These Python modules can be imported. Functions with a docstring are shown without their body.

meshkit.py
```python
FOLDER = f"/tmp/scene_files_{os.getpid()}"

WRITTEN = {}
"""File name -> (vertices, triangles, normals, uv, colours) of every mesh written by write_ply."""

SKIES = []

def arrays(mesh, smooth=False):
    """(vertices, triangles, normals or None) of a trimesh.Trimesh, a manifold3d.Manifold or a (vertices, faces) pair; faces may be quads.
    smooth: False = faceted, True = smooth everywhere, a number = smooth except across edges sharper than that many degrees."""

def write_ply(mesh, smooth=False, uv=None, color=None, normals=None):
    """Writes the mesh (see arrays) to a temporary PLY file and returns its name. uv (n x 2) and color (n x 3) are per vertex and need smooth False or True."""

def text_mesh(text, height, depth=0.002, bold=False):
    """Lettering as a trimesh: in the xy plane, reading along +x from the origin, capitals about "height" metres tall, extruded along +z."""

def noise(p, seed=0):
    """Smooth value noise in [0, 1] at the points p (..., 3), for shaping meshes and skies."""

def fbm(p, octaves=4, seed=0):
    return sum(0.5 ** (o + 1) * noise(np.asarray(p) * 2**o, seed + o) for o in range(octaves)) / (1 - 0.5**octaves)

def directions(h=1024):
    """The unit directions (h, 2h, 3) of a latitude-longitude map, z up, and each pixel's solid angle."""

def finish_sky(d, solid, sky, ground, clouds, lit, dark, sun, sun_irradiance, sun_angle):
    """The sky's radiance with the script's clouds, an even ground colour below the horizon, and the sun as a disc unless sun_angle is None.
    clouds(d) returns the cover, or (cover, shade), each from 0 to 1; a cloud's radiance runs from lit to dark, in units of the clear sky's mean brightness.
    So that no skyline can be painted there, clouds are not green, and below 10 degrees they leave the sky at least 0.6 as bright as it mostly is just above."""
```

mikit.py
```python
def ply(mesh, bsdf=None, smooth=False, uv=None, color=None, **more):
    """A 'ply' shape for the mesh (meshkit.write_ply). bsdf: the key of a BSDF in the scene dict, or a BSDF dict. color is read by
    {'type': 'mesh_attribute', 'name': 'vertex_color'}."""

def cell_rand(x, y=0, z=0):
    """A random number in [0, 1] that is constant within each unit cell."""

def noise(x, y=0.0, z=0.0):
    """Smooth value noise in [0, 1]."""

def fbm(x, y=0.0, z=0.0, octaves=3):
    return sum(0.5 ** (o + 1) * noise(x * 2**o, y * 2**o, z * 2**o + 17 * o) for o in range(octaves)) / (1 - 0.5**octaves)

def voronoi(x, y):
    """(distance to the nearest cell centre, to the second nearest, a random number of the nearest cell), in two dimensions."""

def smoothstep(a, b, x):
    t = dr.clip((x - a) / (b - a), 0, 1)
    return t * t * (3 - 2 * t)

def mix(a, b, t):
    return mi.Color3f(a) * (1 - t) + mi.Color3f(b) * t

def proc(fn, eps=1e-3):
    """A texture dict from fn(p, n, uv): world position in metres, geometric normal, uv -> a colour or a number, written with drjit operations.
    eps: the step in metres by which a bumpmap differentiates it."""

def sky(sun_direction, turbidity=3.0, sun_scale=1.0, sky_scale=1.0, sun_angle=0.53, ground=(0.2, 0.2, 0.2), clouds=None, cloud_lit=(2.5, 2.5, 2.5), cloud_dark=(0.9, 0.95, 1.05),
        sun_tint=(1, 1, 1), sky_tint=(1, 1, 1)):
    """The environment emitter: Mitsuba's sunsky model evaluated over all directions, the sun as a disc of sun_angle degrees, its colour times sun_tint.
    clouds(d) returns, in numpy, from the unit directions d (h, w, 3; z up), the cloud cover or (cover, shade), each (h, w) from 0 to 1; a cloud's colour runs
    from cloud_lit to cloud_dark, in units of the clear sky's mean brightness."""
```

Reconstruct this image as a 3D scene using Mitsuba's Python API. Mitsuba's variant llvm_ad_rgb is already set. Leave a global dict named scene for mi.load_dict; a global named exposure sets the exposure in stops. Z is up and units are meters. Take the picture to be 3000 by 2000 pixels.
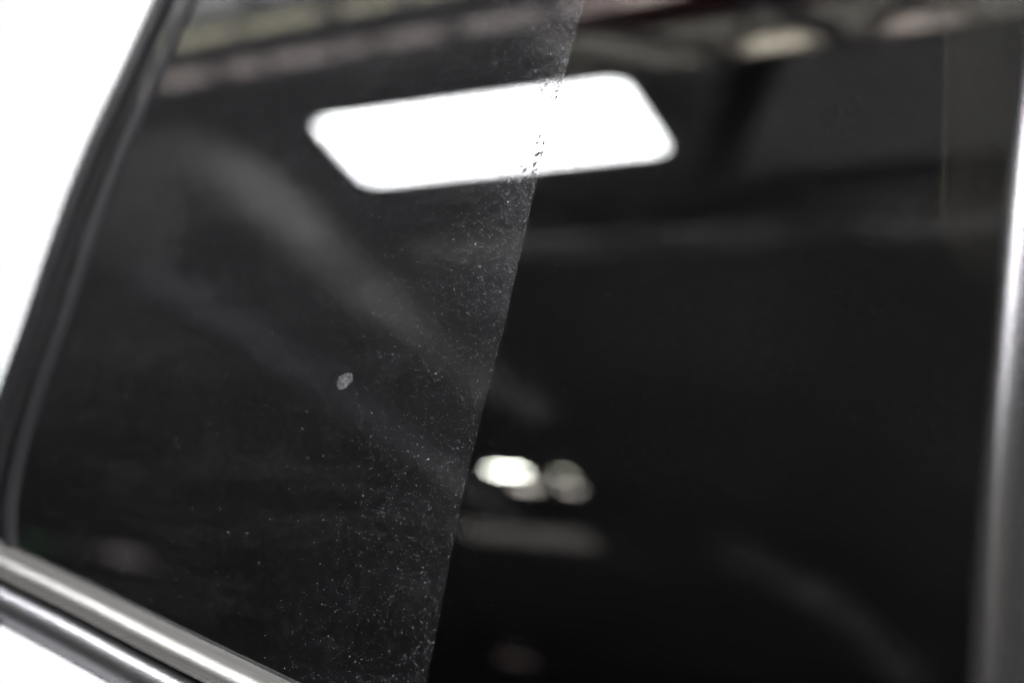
import math
import numpy as np, trimesh, manifold3d as m3
import drjit as dr
import mitsuba as mi
import mikit
from mikit import proc, noise, fbm, smoothstep
from meshkit import noise as np_noise

T = mi.ScalarTransform4f
scene, labels = {}, {}
rng = np.random.default_rng(7)

# ------------------------------------------------------------------ camera, light, exposure
exposure = 1.3
YAW, PITCH = math.radians(36), math.radians(1)
EYE = np.array([0.58890179, -0.77094113, 1.08307117])
FWD = np.array([-math.sin(YAW) * math.cos(PITCH), math.cos(YAW) * math.cos(PITCH), math.sin(PITCH)])
scene['camera'] = {'type': 'thinlens', 'fov': 2 * math.degrees(math.atan(1500 / 4166)), 'fov_axis': 'x',
                   'aperture_radius': 0.0145, 'focus_distance': 0.97, 'near_clip': 0.02, 'far_clip': 60.0,
                   'to_world': T().look_at(origin=EYE.tolist(), target=(EYE + FWD).tolist(), up=[0, 0, 1])}

LAMP = (40.0, 40.3, 40.8)          # ceiling panels
PANELS = [(-2.30, -1.885), (2.9, -1.885), (2.9, 0.75), (2.9, -3.8), (4.5, -1.885)]
PANEL_Z = 3.6


# ------------------------------------------------------------------ helpers
def rgb(*c):
    return {'type': 'rgb', 'value': list(c) if len(c) == 3 else [c[0]] * 3}


def key_for(name):
    if not any(k == name or k.startswith(name + '__') for k in list(scene) + list(labels)):
        return name
    i = 1
    while any(k == f'{name}_{i:03d}' or k.startswith(f'{name}_{i:03d}__') for k in list(scene) + list(labels)):
        i += 1
    return f'{name}_{i:03d}'


def obj(name, mesh, bsdf, parent=None, smooth=30, **more):
    k = key_for((parent + '__' if parent else '') + name)
    scene[k] = mikit.ply(mesh, bsdf, smooth=smooth, **more)
    return k


def thing(name, label, cat, group=None):
    k = key_for(name)
    labels[k] = {'label': label, 'category': cat}
    if group:
        labels[k]['group'] = group
    return k


def box(x0, x1, y0, y1, z0, z1, bevel=0.0):
    b = trimesh.creation.box(bounds=[[x0, y0, z0], [x1, y1, z1]])
    if bevel:
        r = bevel
        c = [m3.Manifold.sphere(r, 12).translate([x, y, z]) for x in (x0 + r, x1 - r) for y in (y0 + r, y1 - r) for z in (z0 + r, z1 - r)]
        return m3.Manifold.batch_hull(c)
    return b


def tube(points, r, n=20, ribs=0.0, taper=1.0):
    """A round duct through the points; ribs: depth of the spiral ribs."""
    from scipy.interpolate import CubicSpline
    p = np.asarray(points, float)
    t = np.r_[0, np.cumsum(np.linalg.norm(np.diff(p, axis=0), axis=1))]
    cs = CubicSpline(t, p)
    m = max(12, int(t[-1] / 0.02))
    q = cs(np.linspace(0, t[-1], m))
    d = np.gradient(q, axis=0)
    d /= np.linalg.norm(d, axis=1, keepdims=True)
    side = np.cross(d, [0, 0, 1.0])
    side /= np.linalg.norm(side, axis=1, keepdims=True)
    up = np.cross(side, d)
    a = np.linspace(0, 2 * np.pi, n, endpoint=False)
    rr = r * np.linspace(1, taper, m) + ribs * (np.arange(m) % 3 == 0)
    v = q[:, None] + rr[:, None, None] * (np.cos(a)[None, :, None] * side[:, None] + np.sin(a)[None, :, None] * up[:, None])
    i, j = np.meshgrid(np.arange(m - 1), np.arange(n), indexing='ij')
    k = (j + 1) % n
    f = np.stack([i * n + j, i * n + k, (i + 1) * n + k, (i + 1) * n + j], -1).reshape(-1, 4)
    return v.reshape(-1, 3), f[:, ::-1]


# the glass: a pane leaning in at the top by 18 degrees, bowed outwards with a radius of 6 m
G, TAU, RC = np.array([0, 0, 1.1]), math.radians(18), 6.0
NRM = np.array([0, -math.cos(TAU), math.sin(TAU)])
UPT = np.array([0, math.sin(TAU), math.cos(TAU)])
EX = np.array([1.0, 0, 0])


def surf(x, s, h=0.0):
    """The point at x along the car, s up the pane, h in front of it."""
    x, s, h = np.broadcast_arrays(np.asarray(x, float), np.asarray(s, float), np.asarray(h, float))
    a = (s / RC)[..., None]
    n = np.cos(a) * NRM + np.sin(a) * UPT
    return G + x[..., None] * EX + RC * (np.sin(a) * UPT + (np.cos(a) - 1) * NRM) + h[..., None] * n


def resample(pts, step=0.01):
    from scipy.interpolate import PchipInterpolator
    p = np.asarray(pts, float)
    t = np.r_[0, np.cumsum(np.linalg.norm(np.diff(p, axis=0), axis=1))]
    u = np.linspace(0, t[-1], max(2, int(t[-1] / step)))
    return np.stack([PchipInterpolator(t, p[:, 0])(u), PchipInterpolator(t, p[:, 1])(u)], 1)


def smooth_path(p, n=4):
    p = p.copy()
    for _ in range(n):
        p[1:-1] = (p[:-2] + 2 * p[1:-1] + p[2:]) / 4
    return p


def round_profile(pts, r, k=6):
    """A profile with its inner corners rounded."""
    pts = np.asarray(pts, float)
    out = [pts[0]]
    for a, b, c in zip(pts[:-2], pts[1:-1], pts[2:]):
        u, v = a - b, c - b
        lu, lv = np.linalg.norm(u), np.linalg.norm(v)
        q = min(r, lu * 0.49, lv * 0.49)
        p0, p2 = b + u / lu * q, b + v / lv * q
        for t in np.linspace(0, 1, k):
            out.append((1 - t) ** 2 * p0 + 2 * t * (1 - t) * b + t * t * p2)
    out.append(pts[-1])
    return np.array(out)


def sweep(path, profile, left=True):
    """The profile (offset from the path, height over the pane) along a path on the pane."""
    d = np.gradient(path, axis=0)
    d /= np.linalg.norm(d, axis=1, keepdims=True)
    o = np.stack([-d[:, 1], d[:, 0]], 1) * (1 if left else -1)
    pr = np.asarray(profile, float)
    n, m = len(path), len(pr)
    xs = path[:, None] + o[:, None] * pr[None, :, :1]
    v = surf(xs[..., 0], xs[..., 1], np.broadcast_to(pr[None, :, 1], (n, m))).reshape(-1, 3)
    i, j = np.meshgrid(np.arange(n - 1), np.arange(m - 1), indexing='ij')
    f = np.stack([i * m + j, i * m + j + 1, (i + 1) * m + j + 1, (i + 1) * m + j], -1).reshape(-1, 4)
    return (v, f[:, ::-1] if left else f)


# ------------------------------------------------------------------ materials
def two(d):
    return {'type': 'twosided', 'bsdf': d}


EDGE_S = [-0.45, -0.2286, -0.1875, -0.1104, -0.048, 0.0134, 0.1134, 0.2013, 0.2618, 0.6]
EDGE_X = [0.004, 0.0098, 0.0112, 0.0118, 0.0158, 0.0205, 0.0230, 0.0280, 0.0315, 0.05]


def edge_dr(s):
    r = mi.Float(EDGE_X[0])
    for i in range(len(EDGE_S) - 1):
        t = dr.clip((s - EDGE_S[i]) / (EDGE_S[i + 1] - EDGE_S[i]), 0, 1)
        r = r + t * (EDGE_X[i + 1] - EDGE_X[i])
    return r


def film(p, n, uv):
    """How much of the pane the dried film covers: all of the part left of the wiped edge, in faint streaks."""
    s = (p.y - G[1]) * UPT[1] + (p.z - G[2]) * UPT[2]
    d = edge_dr(s) - p.x
    on = smoothstep(-0.0004, 0.0006, d)
    streak = fbm(p.x * 9, s * 60, 3.0, 4)
    cloud = fbm(p.x * 25 + 7, s * 25, 1.0, 4)
    rim = dr.exp(-dr.maximum(d, 0) / 0.035)
    fine = 0.5 * noise(p.x * 700, s * 700, 0.0) + 0.5 * smoothstep(0.45, 0.9, noise(p.x * 230, s * 330, 5.0))
    w = 0.0072 + 0.0135 * smoothstep(-0.15, 0.25, s) + 0.0048 * smoothstep(0.40, 0.75, streak) + 0.0030 * smoothstep(0.40, 0.8, cloud) + (0.0045 + 0.0055 * smoothstep(-0.1, 0.15, s)) * rim
    w = w * (0.55 + 0.9 * fine)
    return on * w + 0.0008


scene['glass_dust'] = {'type': 'diffuse', 'reflectance': rgb(0.60, 0.60, 0.63)}
scene['glass'] = {'type': 'blendbsdf', 'weight': proc(film),
                  'a': {'type': 'blendbsdf', 'weight': 0.6,                     # the pane and the dark privacy film behind it
                        'a': {'type': 'thindielectric', 'int_ior': 1.52, 'specular_transmittance': rgb(0.85, 0.85, 0.83)},
                        'b': two({'type': 'plastic', 'int_ior': 1.52, 'diffuse_reflectance': rgb(0.0)})},
                  'b': two({'type': 'diffuse', 'reflectance': rgb(0.60, 0.60, 0.64)})}
scene['white_paint'] = two({'type': 'principled', 'base_color': rgb(0.72, 0.72, 0.725), 'roughness': 0.35, 'specular': 0.5, 'clearcoat': 0.6, 'clearcoat_gloss': 0.9})
scene['rubber'] = two({'type': 'principled', 'base_color': {**proc(lambda p, n, uv: mi.Color3f(0.018) * (0.8 + 0.4 * noise(p.x * 60, p.y * 60, p.z * 60)))}, 'roughness': 0.5, 'specular': 0.4})
scene['gloss_black'] = two({'type': 'principled', 'base_color': rgb(0.010, 0.010, 0.011), 'roughness': 0.42, 'specular': 0.10})
scene['grey_lip'] = two({'type': 'principled', 'base_color': rgb(0.010, 0.009, 0.011), 'roughness': 0.5, 'specular': 0.15})
scene['satin_metal'] = two({'type': 'blendbsdf', 'weight': 0.35,
                            'a': {'type': 'roughconductor', 'material': 'Al', 'alpha': 0.14, 'specular_reflectance': rgb(0.21, 0.207, 0.202)},
                            'b': {'type': 'diffuse', 'reflectance': proc(lambda p, n, uv: mi.Color3f(0.30, 0.285, 0.27) * (0.75 + 0.5 * noise(p.x * 12, (p.z + 0.19 * p.x) * 1800, 0.0)))}})
scene['dark_metal'] = two({'type': 'blendbsdf', 'weight': 0.12,
                           'a': {'type': 'roughconductor', 'material': 'Al', 'alpha': 0.15, 'specular_reflectance': rgb(0.27, 0.27, 0.285)},
                           'b': {'type': 'diffuse', 'reflectance': rgb(0.22, 0.22, 0.23)}})
scene['pillar_metal'] = two({'type': 'blendbsdf', 'weight': 0.4,
                             'a': {'type': 'roughconductor', 'material': 'Al', 'alpha': 0.085, 'specular_reflectance': rgb(0.22, 0.216, 0.225)},
                             'b': {'type': 'diffuse', 'reflectance': rgb(0.055, 0.053, 0.053)}})
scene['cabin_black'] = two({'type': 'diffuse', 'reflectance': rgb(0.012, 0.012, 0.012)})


def leather(p, n, uv):
    g = noise(p.x * 900, p.y * 900, p.z * 900)
    return 0.0006 * g + 0.0005 * noise(p.x * 420, p.y * 420, p.z * 420)


scene['olive_leather'] = two({'type': 'bumpmap', 'arbitrary': proc(leather, 2e-4), 'scale': 1.0,
                              'bsdf': {'type': 'principled', 'base_color': rgb(0.082, 0.080, 0.056), 'roughness': 0.5, 'specular': 0.4}})
scene['olive_piping'] = two({'type': 'principled', 'base_color': proc(lambda p, n, uv: mi.Color3f(0.125, 0.122, 0.088) * (0.4 + 1.2 * noise(p.x * 700, p.y * 700, p.z * 700))), 'roughness': 0.5})
scene['ceiling_grey'] = two({'type': 'diffuse', 'reflectance': proc(lambda p, n, uv: mi.Color3f(0.40, 0.395, 0.40) * (0.6 + 0.6 * fbm(p.x * 1.3, p.y * 1.3, 0.0, 3)))})
scene['wall_dark'] = two({'type': 'diffuse', 'reflectance': rgb(0.21, 0.205, 0.21)})
scene['floor_dark'] = two({'type': 'principled', 'base_color': proc(lambda p, n, uv: mi.Color3f(0.44, 0.43, 0.435) * (0.8 + 0.4 * fbm(p.x * 2, p.y * 2, 0.0, 4))), 'roughness': 0.4})
scene['steel_grey'] = two({'type': 'diffuse', 'reflectance': rgb(0.42, 0.41, 0.41)})
scene['galvanised'] = two({'type': 'diffuse', 'reflectance': proc(lambda p, n, uv: mi.Color3f(0.68, 0.665, 0.65) * (0.55 + 0.75 * smoothstep(0.3, 0.7, fbm(p.x * 4, p.y * 4, p.z * 4, 3))))})
scene['board_white'] = two({'type': 'diffuse', 'reflectance': rgb(0.72, 0.71, 0.71)})
scene['dull_blue_grey'] = two({'type': 'diffuse', 'reflectance': rgb(0.66, 0.66, 0.72)})
scene['red_paint'] = two({'type': 'diffuse', 'reflectance': rgb(0.20, 0.08, 0.08)})
scene['lamp_white'] = two({'type': 'diffuse', 'reflectance': rgb(0.84, 0.83, 0.82)})
scene['speck'] = two({'type': 'diffuse', 'reflectance': rgb(0.37, 0.37, 0.385)})
scene['tan_grain'] = two({'type': 'diffuse', 'reflectance': rgb(0.45, 0.36, 0.27)})
scene['grit'] = two({'type': 'diffuse', 'reflectance': rgb(0.17, 0.17, 0.175)})
scene['scale_spot'] = two({'type': 'diffuse', 'reflectance': proc(lambda p, n, uv: mi.Color3f(0.11, 0.11, 0.113) * (0.4 + 1.1 * smoothstep(0.2, 0.8, fbm(p.x * 330, p.y * 330, p.z * 330, 3))))})
scene['water'] = {'type': 'dielectric', 'int_ior': 1.33}

# ------------------------------------------------------------------ the setting: the dark hall that the pane mirrors
for name, mesh, m in (('floor', box(-12, 7, -9.7, 5, -0.2, 0), 'floor_dark'), ('ceiling', box(-12, 7, -9.7, 5, 4.1, 4.3), 'ceiling_grey'),
                      ('back_wall', box(-12, 7, -9.7, -9.5, 0, 4.1), 'wall_dark'), ('side_wall', box(-12.2, -12, -9.7, 5, 0, 4.1), 'wall_dark'),
                      ('side_wall', box(7, 7.2, -9.7, 5, 0, 4.1), 'wall_dark'), ('rear_wall', box(-12, 7, 5, 5.2, 0, 4.1), 'wall_dark')):
    k = obj(name, mesh, m, smooth=False)
    labels[k] = {'label': {'floor': 'dark workshop floor', 'ceiling': 'dark grey workshop ceiling'}.get(name, 'dark workshop wall'), 'kind': 'structure'}


def emitter(mesh, value, parent, name, bsdf='lamp_white'):
    k = key_for(parent + '__' + name)
    scene[k] = mikit.ply(mesh, bsdf, smooth=False, emitter={'type': 'area', 'radiance': rgb(*value)})
    return k


def down_face(x0, x1, y0, y1, z):
    return (np.array([[x0, y0, z], [x1, y0, z], [x1, y1, z], [x0, y1, z]]), np.array([[0, 2, 1], [0, 3, 2]]))


def round_face(cx, cy, hx, hy, r, z):
    c = [(cx + sx * (hx - r) + r * math.cos(a), cy + sy * (hy - r) + r * math.sin(a), z) for sx, sy, a0 in ((1, 1, 0), (-1, 1, 90), (-1, -1, 180), (1, -1, 270))
         for a in np.radians(a0 + np.linspace(0, 90, 8))]
    n = len(c)
    return np.array(c + [(cx, cy, z)]), np.array([[i, n, (i + 1) % n] for i in range(n)])


for i, (cx, cy) in enumerate(PANELS):
    lab = 'long white ceiling light panel mirrored brightly in the dark window' if i == 0 else 'white ceiling light panel further along the hall than the mirrored one'
    t = thing('ceiling_light', lab, 'ceiling light', None if i == 0 else 'ceiling light panels out of view')
    obj('frame', box(cx - 0.655, cx + 0.655, cy - 0.21, cy + 0.21, PANEL_Z + 0.003, PANEL_Z + 0.05), 'steel_grey', t, smooth=False)
    emitter(round_face(cx, cy, 0.638, 0.194, 0.05, PANEL_Z), LAMP, t, 'diffuser')
    for sx in (-0.5, 0.5):
        obj('hanger', box(cx + sx - 0.004, cx + sx + 0.004, cy - 0.004, cy + 0.004, PANEL_Z + 0.05, 4.1), 'steel_grey', t, smooth=False)


def lit_strip(name, label, cat, x0, x1, y0, y1, z, value, group=None, ribs=False):
    t = thing(name, label, cat, group)
    obj('frame', box(x0 - 0.02, x1 + 0.02, y0 - 0.02, y1 + 0.02, z + 0.003, z + 0.06), 'steel_grey', t, smooth=False)
    emitter(down_face(x0, x1, y0, y1, z), value, t, 'diffuser')
    x = x0 + 0.17
    while ribs and x < x1 - 0.05:                     # bars that carry the panel, unevenly spaced
        wdt = rng.uniform(0.02, 0.07)
        obj('rib', box(x, x + wdt, y0, y1, z - 0.03, z - 0.004), 'steel_grey', t, smooth=False)
        x += wdt + rng.uniform(0.12, 0.42)
    if ribs:
        ym = y0 + (y1 - y0) * rng.uniform(0.4, 0.6)
        obj('purlin', box(x0, x1, ym - 0.007, ym + 0.007, z - 0.06, z - 0.032), 'steel_grey', t, smooth=False)


lit_strip('roof_light', 'dim olive translucent roof panel mirrored at the top left of the window', 'roof light', -4.2, -1.85, -1.225, -1.14, 3.62, (0.95, 0.90, 0.64), ribs=True)
lit_strip('roof_light', 'dim brownish translucent roof panel mirrored below the olive one', 'roof light', -4.2, -1.66, -1.41, -1.325, 3.62, (0.72, 0.61, 0.58), ribs=True)
lit_strip('roof_light', 'dim grey translucent roof panel at the very top left of the window', 'roof light', -4.2, -1.85, -1.08, -0.65, 3.62, (0.48, 0.49, 0.465), ribs=True)
for lab, x0, x1, b0, b1, dim, bright in (
        ('brightest warm strip light mirrored at the top right of the window', -1.27, -0.95, -1.20, -1.06, (1.44, 1.29, 1.02), (3.40, 3.06, 2.46)),
        ('dim warm strip light left of the brightest mirrored one', -1.43, -1.31, -1.40, -1.34, (0.94, 0.85, 0.68), (1.36, 1.26, 0.99)),
        ('dim pinkish strip light nearest the right pillar in the mirror image', -0.86, -0.60, -0.80, -0.70, (1.02, 0.88, 0.78), (1.95, 1.65, 1.46)),
        ('pale pink strip light mirrored at the very top edge of the window', -1.66, -1.30, -1.50, -1.36, (1.02, 0.82, 0.75), (2.21, 1.87, 1.61))):
    y0 = -1.37 if 'very top' in lab else -1.655
    t = thing('strip_light', lab, 'strip light')
    obj('frame', box(x0 - 0.005, x1 + 0.005, y0 - 0.005, y0 + 0.07, 3.603, 3.64), 'steel_grey', t, smooth=False)
    emitter(down_face(x0, x1, y0, y0 + 0.065, 3.6), dim, t, 'diffuser')
    emitter(down_face(b0, b1, y0 + 0.01, y0 + 0.055, 3.594), bright, t, 'tube')
t = thing('roof_truss', 'grey lattice truss with a red lower chord under the workshop ceiling', 'roof truss')
obj('chord', box(-1.80, 0.6, -1.465, -1.40, 3.6, 3.68), 'red_paint', t, smooth=False)
obj('upper_chord', box(-1.55, 0.6, -1.535, -1.50, 3.66, 3.70), 'steel_grey', t, smooth=False)


def bar(p, q, w):
    p, q = np.array(p, float), np.array(q, float)
    m = trimesh.creation.box(extents=[np.linalg.norm(q - p), w, 0.03])
    d = (q - p) / np.linalg.norm(q - p)
    m.apply_transform(trimesh.transformations.rotation_matrix(math.atan2(d[1], d[0]), [0, 0, 1]))
    m.apply_translation((p + q) / 2)
    return m


for p, q, w in (((-1.84, -1.50, 3.58), (-1.44, -1.71, 3.58), 0.045), ((-1.60, -1.43, 3.57), (-1.27, -1.64, 3.57), 0.035), ((-1.27, -1.655, 3.58), (-1.10, -1.40, 3.58), 0.03),
                ((-1.10, -1.40, 3.57), (-0.90, -1.67, 3.57), 0.05), ((-0.90, -1.67, 3.58), (-0.62, -1.42, 3.58), 0.03)):
    obj('brace', bar(p, q, w), 'steel_grey', t, smooth=False)
lit_strip('roof_light', 'dim olive grey translucent roof panel behind the lattice truss at the top right', 'roof light', -1.95, -0.3, -1.765, -1.50, 3.75, (0.42, 0.40, 0.34))
t = thing('roof_beam', 'grey roof beam running across behind the mirrored light panel', 'beam')
obj('web', box(-3.0, 0.6, -2.61, -2.50, 3.55, 3.75), 'galvanised', t, smooth=False)
def slab(pts, z, h):
    from shapely.geometry import Polygon
    m = trimesh.creation.extrude_polygon(Polygon(pts), h, engine='earcut')
    m.apply_translation([0, 0, z])
    return m


t = thing('ceiling_board', 'pale ceiling board between the light panel and the grey roof beam', 'ceiling board')
obj('board', slab([(-1.20, -1.78), (-1.62, -2.42), (-0.2, -2.42), (-0.2, -1.78)], 3.80, 0.03), 'board_white', t, smooth=False)
t = thing('ceiling_board', 'pale ceiling board behind the right end of the mirrored light panel', 'ceiling board')
obj('board', slab([(-2.9, -1.55), (-2.9, -2.42), (-1.80, -2.42), (-1.24, -1.55)], 3.80, 0.03), 'steel_grey', t, smooth=False)
DUCT = [(-4.34, -2.17), (-3.95, -1.9), (-3.57, -1.77), (-3.45, -1.97), (-3.42, -2.3), (-3.37, -2.75), (-3.25, -3.44), (-3.10, -3.85)]
k = obj('air_duct', tube([(x, y, 3.55) for x, y in DUCT], 0.21, ribs=0.012, taper=0.42), 'galvanised', smooth=40)
labels[k] = {'label': 'bent grey air duct mirrored as a pale diagonal band across the window', 'category': 'air duct'}
k = obj('air_duct', tube([(-4.8, -1.9, 3.6), (-4.69, -2.24, 3.6), (-4.51, -2.86, 3.6), (-4.37, -3.54, 3.6), (-4.28, -4.3, 3.6), (-4.2, -5.4, 3.6)], 0.10, ribs=0.006, taper=0.6), 'dull_blue_grey', smooth=40)
labels[k] = {'label': 'thin bluish grey duct left of the bent one', 'category': 'air duct'}
k = obj('air_duct', tube([(-2.9, -5.5, 3.6), (-2.75, -5.8, 3.6), (-2.58, -6.2, 3.6), (-2.52, -6.73, 3.6), (-2.5, -7.4, 3.6)], 0.11, ribs=0.006), 'galvanised', smooth=40)
labels[k] = {'label': 'far short grey duct mirrored at the lower right of the window', 'category': 'air duct'}


def spot_lamp(label, x, y, z, half, ry, value):
    t = thing('spot_lamp', label, 'spot lamp')
    n = 24
    a = np.linspace(0, 2 * np.pi, n, endpoint=False)
    sx = np.sign(np.cos(a)) * half
    ring = np.stack([x + sx + ry * np.cos(a), y + ry * np.sin(a), np.full(n, z)], 1)
    dx = np.vstack([ring, [[x, y, z]]])
    emitter((dx, np.array([[i, n, (i + 1) % n] for i in range(n)])), value, t, 'lens')
    up = ring + [0, 0, 0.12]
    lift = ring + [0, 0, 0.003]
    v = np.vstack([lift, up, [[x, y, z + 0.12]]])
    f = np.vstack([[[i, (i + 1) % n, n + (i + 1) % n], [i, n + (i + 1) % n, n + i], [n + i, n + (i + 1) % n, 2 * n]] for i in range(n)])
    obj('housing', (v, f), 'steel_grey', t, smooth=False)
    obj('stem', box(x - 0.008, x + 0.008, y - 0.008, y + 0.008, z + 0.12, 4.1), 'steel_grey', t, smooth=False)


spot_lamp('brightest white spot lamp mirrored low in the window', -3.83, -4.67, 3.6, 0.075, 0.035, (150, 155, 135))
spot_lamp('dim spot lamp just below the brightest one in the mirror image', -3.81, -4.85, 3.6, 0.045, 0.035, (20, 18.5, 16.5))
spot_lamp('dim greenish grey spot lamp right of the brightest one', -3.48, -4.68, 3.6, 0.0, 0.035, (22, 22, 18))
spot_lamp('dim pinkish spot lamp at the lower right of the lamp cluster', -3.53, -4.86, 3.6, 0.0, 0.04, (19, 17.5, 16))
lit_strip('roof_light', 'dim far roof panel mirrored below the spot lamps', 'roof light', -4.75, -3.80, -5.72, -5.48, 3.6, (0.40, 0.37, 0.335))
spot_lamp('small green lamp mirrored beside the lower left window corner', -10.5, -6.9, 3.6, 0.06, 0.06, (0.04, 0.35, 0.08))
spot_lamp('faint reddish lamp mirrored at the lower left of the window', -9.3, -6.95, 3.6, 0.16, 0.12, (0.5, 0.42, 0.43))
spot_lamp('faint reddish lamp mirrored at the bottom middle of the window', -6.08, -8.42, 3.6, 0.05, 0.08, (0.5, 0.36, 0.36))

# ------------------------------------------------------------------ the car's side window
car = thing('car', 'white car side with dark tinted window, black seal and bright metal trim', 'car')

LEFT = [(-0.385, 0.54), (-0.4000, 0.42), (-0.4133, 0.3404), (-0.4269, 0.2593), (-0.4424, 0.1859), (-0.449, 0.1303), (-0.4525, 0.0700), (-0.4560, 0.0049), (-0.4615, -0.040),
        (-0.4645, -0.0900), (-0.4625, -0.1300), (-0.4542, -0.1553), (-0.4400, -0.1800), (-0.41, -0.215)]
left = smooth_path(resample(LEFT, 0.006), 12)
BELT = [(-0.80, -0.105), (-0.62, -0.143), (-0.4684, -0.1738), (-0.3438, -0.1967), (-0.2339, -0.2189), (-0.1058, -0.2435), (0.20, -0.302), (0.50, -0.358)]
belt = smooth_path(resample(BELT, 0.012), 6)
right = resample([(0.3530, -0.42), (0.3521, -0.1845), (0.3499, -0.1219), (0.3492, -0.0642), (0.349, 0.0), (0.3485, 0.115), (0.3492, 0.18), (0.352, 0.54)], 0.012)
top = resample([(-0.385, 0.54), (-0.2, 0.553), (0.1, 0.553), (0.352, 0.54)], 0.012)

# the pane itself: one bowed sheet reaching under the seals
gx, gs = np.meshgrid(np.linspace(-0.60, 0.40, 41), np.linspace(-0.40, 0.58, 80), indexing='ij')
gv = surf(gx, gs).reshape(-1, 3)
a = np.cos(gs / RC)[..., None] * NRM + np.sin(gs / RC)[..., None] * UPT
i, j = np.meshgrid(np.arange(40), np.arange(79), indexing='ij')
q = np.stack([i * 80 + j, (i + 1) * 80 + j, (i + 1) * 80 + j + 1, i * 80 + j + 1], -1).reshape(-1, 4)
k = obj('window_pane', (gv, q), 'glass', car, smooth=True)
labels[k] = {'label': 'tinted window pane, left half filmed with dust, right half wiped clean'}

# left: pale lip, black groove, glossy moulding, then the white pillar
lip = round_profile([(-0.001, -0.002), (0.000, 0.0020), (0.005, 0.0040), (0.0115, 0.0046), (0.0138, 0.0025), (0.0142, -0.006)], 0.002)
obj('seal_lip', sweep(left, lip, left=False), 'grey_lip', car, smooth=40)
groove = [(0.0120, -0.005), (0.0240, -0.007), (0.034, -0.005)]
obj('seal_groove', sweep(left, groove, left=False), 'rubber', car, smooth=40)
mould = round_profile([(0.0270, -0.007), (0.0290, 0.000), (0.038, 0.0070), (0.047, 0.0090), (0.0555, 0.0080), (0.0575, 0.004), (0.058, -0.006)], 0.006, 8)
obj('seal_moulding', sweep(left, mould, left=False), 'gloss_black', car, smooth=50)
pillar_profile = round_profile([(0.0590, -0.010), (0.0610, -0.0015), (0.073, 0.0040), (0.11, 0.006), (0.20, 0.002), (0.40, -0.02), (0.70, -0.10), (1.0, -0.25)], 0.008, 8)
obj('rear_pillar', sweep(left, pillar_profile, left=False), 'white_paint', car, smooth=50)
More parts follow.
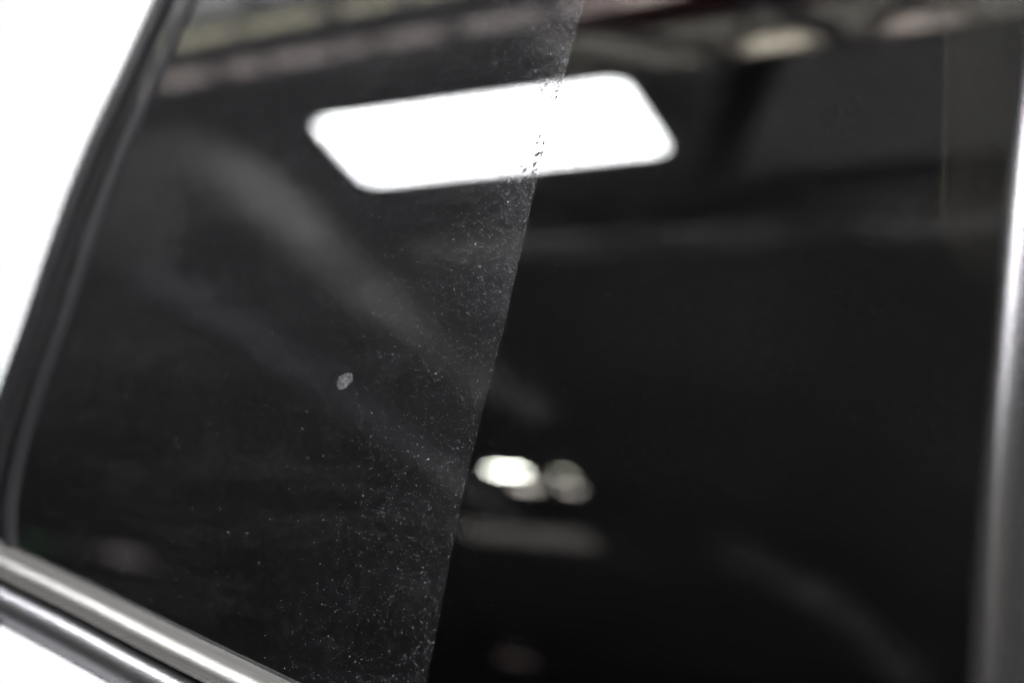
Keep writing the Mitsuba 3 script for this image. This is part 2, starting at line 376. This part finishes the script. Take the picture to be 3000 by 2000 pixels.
obj('top_seal', sweep(top, mould - [0.029, 0]), 'gloss_black', car, smooth=50)
obj('roof_side', sweep(top, pillar_profile - [0.029, 0]), 'white_paint', car, smooth=50)

# the belt trim: two bright ridges with a groove between, then the white door
ridge = round_profile([(-0.001, 0.0034), (0.0085, 0.0112), (0.0165, 0.0136), (0.0240, 0.0110), (0.0258, 0.0035)], 0.005, 8)
obj('belt_wiper', sweep(belt, [(-0.0030, -0.001), (-0.0026, 0.0020), (-0.0006, 0.0036), (0.001, 0.003)], left=False), 'rubber', car, smooth=False)
k = obj('belt_trim', sweep(belt, ridge, left=False), 'satin_metal', car, smooth=50)
labels[k] = {'label': 'upper satin metal ridge along the window bottom'}
obj('belt_groove', sweep(belt, [(0.0250, 0.0036), (0.0268, 0.0020), (0.0285, 0.0036)], left=False), 'rubber', car, smooth=False)
ridge2 = round_profile([(0.0276, 0.0030), (0.0286, 0.0085), (0.0336, 0.0122), (0.0410, 0.0138), (0.0490, 0.0130), (0.0535, 0.0085), (0.0565, 0.0060), (0.0572, -0.004)], 0.006, 8)
k = obj('belt_trim', sweep(belt, ridge2, left=False), 'dark_metal', car, smooth=50)
labels[k] = {'label': 'lower glossy metal ridge above the white door'}
door_profile = round_profile([(0.0565, -0.006), (0.0575, 0.0035), (0.064, 0.0085), (0.09, 0.0135), (0.20, 0.024), (0.36, 0.03), (0.60, 0.0)], 0.008, 8)
obj('door', sweep(belt, door_profile, left=False), 'white_paint', car, smooth=50)

# right: rounded metal pillar trim
pil = round_profile([(0.001, -0.004), (0.0015, 0.006), (0.004, 0.0115), (0.012, 0.0150), (0.026, 0.0165), (0.045, 0.0150), (0.052, 0.010), (0.053, -0.004)], 0.007, 8)
k = obj('pillar_trim', sweep(right, pil, left=False), 'pillar_metal', car, smooth=60)
labels[k] = {'label': 'rounded satin metal trim on the right pillar'}
obj('front_frame', sweep(right, round_profile([(0.054, -0.006), (0.055, 0.004), (0.062, 0.008), (0.12, 0.008), (0.3, 0.0)], 0.006, 8), left=False), 'white_paint', car, smooth=50)

# the cabin behind the pane
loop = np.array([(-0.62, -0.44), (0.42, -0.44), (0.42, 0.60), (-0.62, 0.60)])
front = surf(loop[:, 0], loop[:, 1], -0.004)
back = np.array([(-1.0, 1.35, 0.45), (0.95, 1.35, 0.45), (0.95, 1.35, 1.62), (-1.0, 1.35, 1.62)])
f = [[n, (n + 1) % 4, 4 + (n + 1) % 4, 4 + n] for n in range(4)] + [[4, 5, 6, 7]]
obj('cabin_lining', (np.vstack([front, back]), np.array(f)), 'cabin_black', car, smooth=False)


def seat_mesh():
    R, e = 0.055, 0.024
    w, hgt, th = 0.34, 0.44, 0.12
    parts = []
    for sx in (R, w - R):
        for sz in (R, hgt - R):
            tor = []
            for an in np.linspace(0, 2 * np.pi, 32, endpoint=False):
                for yy in (e, th - e):
                    tor.append(m3.Manifold.sphere(e, 20).translate([sx + (R - e) * math.cos(an), yy, sz + (R - e) * math.sin(an)]))
            parts.append(m3.Manifold.batch_hull(tor))
    m = m3.Manifold.batch_hull(parts)
    return m.rotate([-16, 0, 0]).rotate([0, -4, 0]).translate([0.254, 0.158, 1.136])


def seat_piping():
    R, w, hgt, q = 0.045, 0.34, 0.44, 0.013
    c = [(cx + R * math.cos(a), cz + R * math.sin(a)) for cx, cz, a0 in ((w - q - R, hgt - q - R, 0), (q + R, hgt - q - R, 90), (q + R, q + R, 180), (w - q - R, q + R, 270))
         for a in np.radians(a0 + np.linspace(0, 90, 10))]
    c.append(c[0])
    m = m3.Manifold()
    parts = [m3.Manifold.batch_hull([m3.Manifold.sphere(0.0042, 10).translate([x, 0.0025, z]) for x, z in (a, b)]) for a, b in zip(c[:-1], c[1:])]
    m = m3.Manifold.batch_boolean(parts, m3.OpType.Add)
    return m.rotate([-16, 0, 0]).rotate([0, -4, 0]).translate([0.254, 0.158, 1.136])


k = obj('seat', seat_mesh(), 'olive_leather', car, smooth=60)
obj('piping', seat_piping(), 'olive_piping', k, smooth=60)
labels[k] = {'label': 'dark olive leather seat with rounded corner seen through the glass'}

# ------------------------------------------------------------------ what lies on the pane
def edge_np(s):
    return np.interp(s, EDGE_S, EDGE_X)


def specks(x, s, r, flat, lift=0.00003):
    """Small faceted grains on the pane, one octahedron each."""
    n = len(x)
    ang = rng.uniform(0, 2 * np.pi, n)
    el = rng.uniform(0.8, 1.0, n)
    base = np.array([[1, 0, 0], [0, 1, 0], [-1, 0, 0], [0, -1, 0], [0, 0, 1], [0, 0, -1]], float)
    b = base[None] * np.stack([r, r * el, r * flat], 1)[:, None]
    b[..., :2] += rng.normal(0, 0.12, b[..., :2].shape) * r[:, None, None]
    c, sn = np.cos(ang)[:, None], np.sin(ang)[:, None]
    bx, bs = b[..., 0] * c - b[..., 1] * sn, b[..., 0] * sn + b[..., 1] * c
    v = surf(x[:, None] + bx, s[:, None] + bs, b[..., 2] + 0.3 * (r * flat)[:, None] + lift)
    f = np.array([[0, 1, 4], [1, 2, 4], [2, 3, 4], [3, 0, 4], [1, 0, 5], [2, 1, 5], [3, 2, 5], [0, 3, 5]])
    return v.reshape(-1, 3), (f[None] + 6 * np.arange(n)[:, None, None]).reshape(-1, 3)


xs, ss, rs = [], [], []


def scatter(n, spread, rmed, sig, s0=-0.33, s1=0.36, keep=None):
    s = rng.uniform(s0, s1, n)
    d = spread(n)
    x = edge_np(s) - d
    k = (x > -0.47) & (d > 0.0003)
    if keep is not None:
        k &= keep(x, s)
    m = k.sum()
    xs.append(x[k]); ss.append(s[k]); rs.append(np.minimum(rmed * np.exp(rng.normal(0, sig, m)), 0.0010))


def clump(x, s):
    q = np.stack([x * 22, s * 70, x * 0], -1)
    return rng.uniform(0, 1, len(x)) < 0.32 + 1.0 * np.clip(np_noise(q, 3) - 0.30, 0, 1)


def near(x, s):
    """Grains thin out away from the wiped edge, faster high up than low down."""
    d = edge_np(s) - x
    c = 0.085 * np.clip((0.12 - s) / 0.36, 0, 1)
    return rng.uniform(0, 1, len(x)) < np.exp(-(np.maximum(d - c, 0) / 0.058) ** 2)


scatter(19000, lambda n: rng.uniform(0, 0.25, n), 0.00016, 0.40, keep=lambda x, s: clump(x, s) & near(x, s) & (rng.uniform(0, 1, len(x)) < 0.55 + 0.45 * np.clip((s + 0.2) / 0.2, 0, 1)))
scatter(3500, lambda n: rng.exponential(0.05, n), 0.00016, 0.40, keep=near)
scatter(2600, lambda n: rng.exponential(0.015, n), 0.00016, 0.4, keep=lambda x, s: near(x, s) & (rng.uniform(0, 1, len(x)) < 0.25 + 0.75 * np.clip((s + 0.05) / 0.2, 0, 1)))
scatter(4000, lambda n: rng.exponential(0.034, n), 0.00020, 0.42, s0=0.02, s1=0.33, keep=near)
scatter(420, lambda n: rng.uniform(0, 0.20, n), 0.00040, 0.30, keep=near)
for _ in range(60):                                   # short dotted trails left by the wiping
    m = rng.integers(6, 22)
    s0, x0 = rng.uniform(-0.30, 0.08), rng.uniform(-0.11, -0.03)
    t = np.sort(rng.uniform(0, 0.045, m))
    xs.append(x0 + t); ss.append(s0 - 0.15 * t + rng.normal(0, 0.0006, m)); rs.append(0.00016 * np.exp(rng.normal(0, 0.4, m)))
x, s, r = np.concatenate(xs), np.concatenate(ss), np.concatenate(rs)
ok = x < edge_np(s) - 0.0003
k = obj('dust', specks(x[ok], s[ok], r[ok], rng.uniform(0.12, 0.3, ok.sum())), 'speck', smooth=False)
labels[k] = {'label': 'fine pale dust specks on the left half of the dark window', 'category': 'dust', 'kind': 'stuff'}
n = 230
x, s = edge_np(0) - rng.uniform(0.09, 0.45, n), rng.uniform(-0.30, 0.30, n)
k = obj('coarse_dust', specks(x, s, 0.00052 * np.exp(rng.normal(0, 0.3, n)), np.full(n, 0.2)), 'grit', smooth=False)
labels[k] = {'label': 'sparse coarse grey specks further left on the dusty part of the window', 'category': 'dust', 'kind': 'stuff'}
n = 420
s = rng.uniform(-0.2, 0.32, n)
x = edge_np(s) + 0.001 + rng.exponential(0.045, n)
k = obj('stray_dust', specks(x, s, 0.00010 * np.exp(rng.normal(0, 0.35, n)), np.full(n, 0.2)), 'speck', smooth=False)
labels[k] = {'label': 'a few stray specks on the wiped right half of the window', 'category': 'dust', 'kind': 'stuff'}

# droplets along the upper edge of the film
n = 300
s = rng.uniform(0.10, 0.275, n)
d = rng.exponential(0.011, n) + 0.0008
x = edge_np(s) - d
r = np.clip(0.00055 * np.exp(rng.normal(0, 0.35, n)), 0.0003, 0.0012)
cap, rings, seg = [], 4, 12
for q in range(rings):
    a = np.pi / 2 * q / rings
    cap += [(math.cos(a) * math.cos(2 * np.pi * w / seg), math.cos(a) * math.sin(2 * np.pi * w / seg), 0.55 * math.sin(a)) for w in range(seg)]
cap = np.array(cap + [(0, 0, 0.55), (0, 0, 0)])
cf = []
for q in range(rings - 1):
    for w in range(seg):
        z = (w + 1) % seg
        cf += [[q * seg + w, q * seg + z, (q + 1) * seg + z], [q * seg + w, (q + 1) * seg + z, (q + 1) * seg + w]]
for w in range(seg):
    z = (w + 1) % seg
    cf += [[(rings - 1) * seg + w, (rings - 1) * seg + z, rings * seg], [z, w, rings * seg + 1]]
b = cap[None] * r[:, None, None]
v = surf(x[:, None] + b[..., 0], s[:, None] + b[..., 1] * 1.15, b[..., 2] + 0.00004).reshape(-1, 3)
k = obj('water_droplets', (v, (np.array(cf)[None] + len(cap) * np.arange(n)[:, None, None]).reshape(-1, 3)), 'water', smooth=True)
labels[k] = {'label': 'tiny clear droplets along the upper edge of the dusty film', 'category': 'droplets', 'kind': 'stuff'}

n = 150
s = np.concatenate([rng.uniform(0.19, 0.28, 70), rng.uniform(0.115, 0.20, 80)])
x = edge_np(s) - rng.exponential(0.011, n) - 0.0012
r = np.clip(np.where(s > 0.2, 0.00045, 0.00072) * np.exp(rng.normal(0, 0.30, n)), 0.0003, 0.0016)
b = cap[None] * r[:, None, None]
v = surf(x[:, None] + b[..., 0] * 1.2, s[:, None] + b[..., 1] * 1.3, b[..., 2] * 0.6 + 0.00005).reshape(-1, 3)
k = obj('dried_droplets', (v, (np.array(cf)[None] + len(cap) * np.arange(n)[:, None, None]).reshape(-1, 3)), 'grit', smooth=True)
labels[k] = {'label': 'tiny grey dried droplets crossing the mirrored light panel at the film edge', 'category': 'droplets', 'kind': 'stuff'}

# the dried spot
an = np.linspace(0, 2 * np.pi, 40, endpoint=False)
rad = 1 + 0.08 * np.sin(2 * an + 1) + 0.06 * np.sin(3 * an) + 0.05 * np.sin(7 * an + 2) + rng.normal(0, 0.03, 40)
ox, os_ = 0.0064 * np.cos(an) * rad, 0.0066 * np.sin(an) * rad
ox, os_ = ox + 0.2 * os_, os_
X0, S0 = -0.1145, -0.0288
ring = [surf(X0 + ox * t, S0 + os_ * t, 0.00005 + h) for t, h in ((1.0, 0.0), (0.96, 0.00022), (0.7, 0.00034), (0.35, 0.00036))]
v = np.vstack(ring + [surf(X0, S0, 0.00042)[None]])
f = [[q * 40 + w, q * 40 + (w + 1) % 40, (q + 1) * 40 + (w + 1) % 40] for q in range(3) for w in range(40)]
f += [[q * 40 + w, (q + 1) * 40 + (w + 1) % 40, (q + 1) * 40 + w] for q in range(3) for w in range(40)]
f += [[120 + w, 120 + (w + 1) % 40, 160] for w in range(40)]
k = obj('dried_spot', (v, np.array(f)), 'scale_spot', smooth=True)
labels[k] = {'label': 'pale grey dried spot on the dusty left half of the window', 'category': 'stain'}
k = obj('sand_grain', specks(np.array([X0 + 0.0012]), np.array([S0 + 0.0016]), np.array([0.0008]), np.array([0.7]), 0.0003), 'tan_grain', smooth=False)
labels[k] = {'label': 'single tan grain stuck in the pale dried spot', 'category': 'grain'}
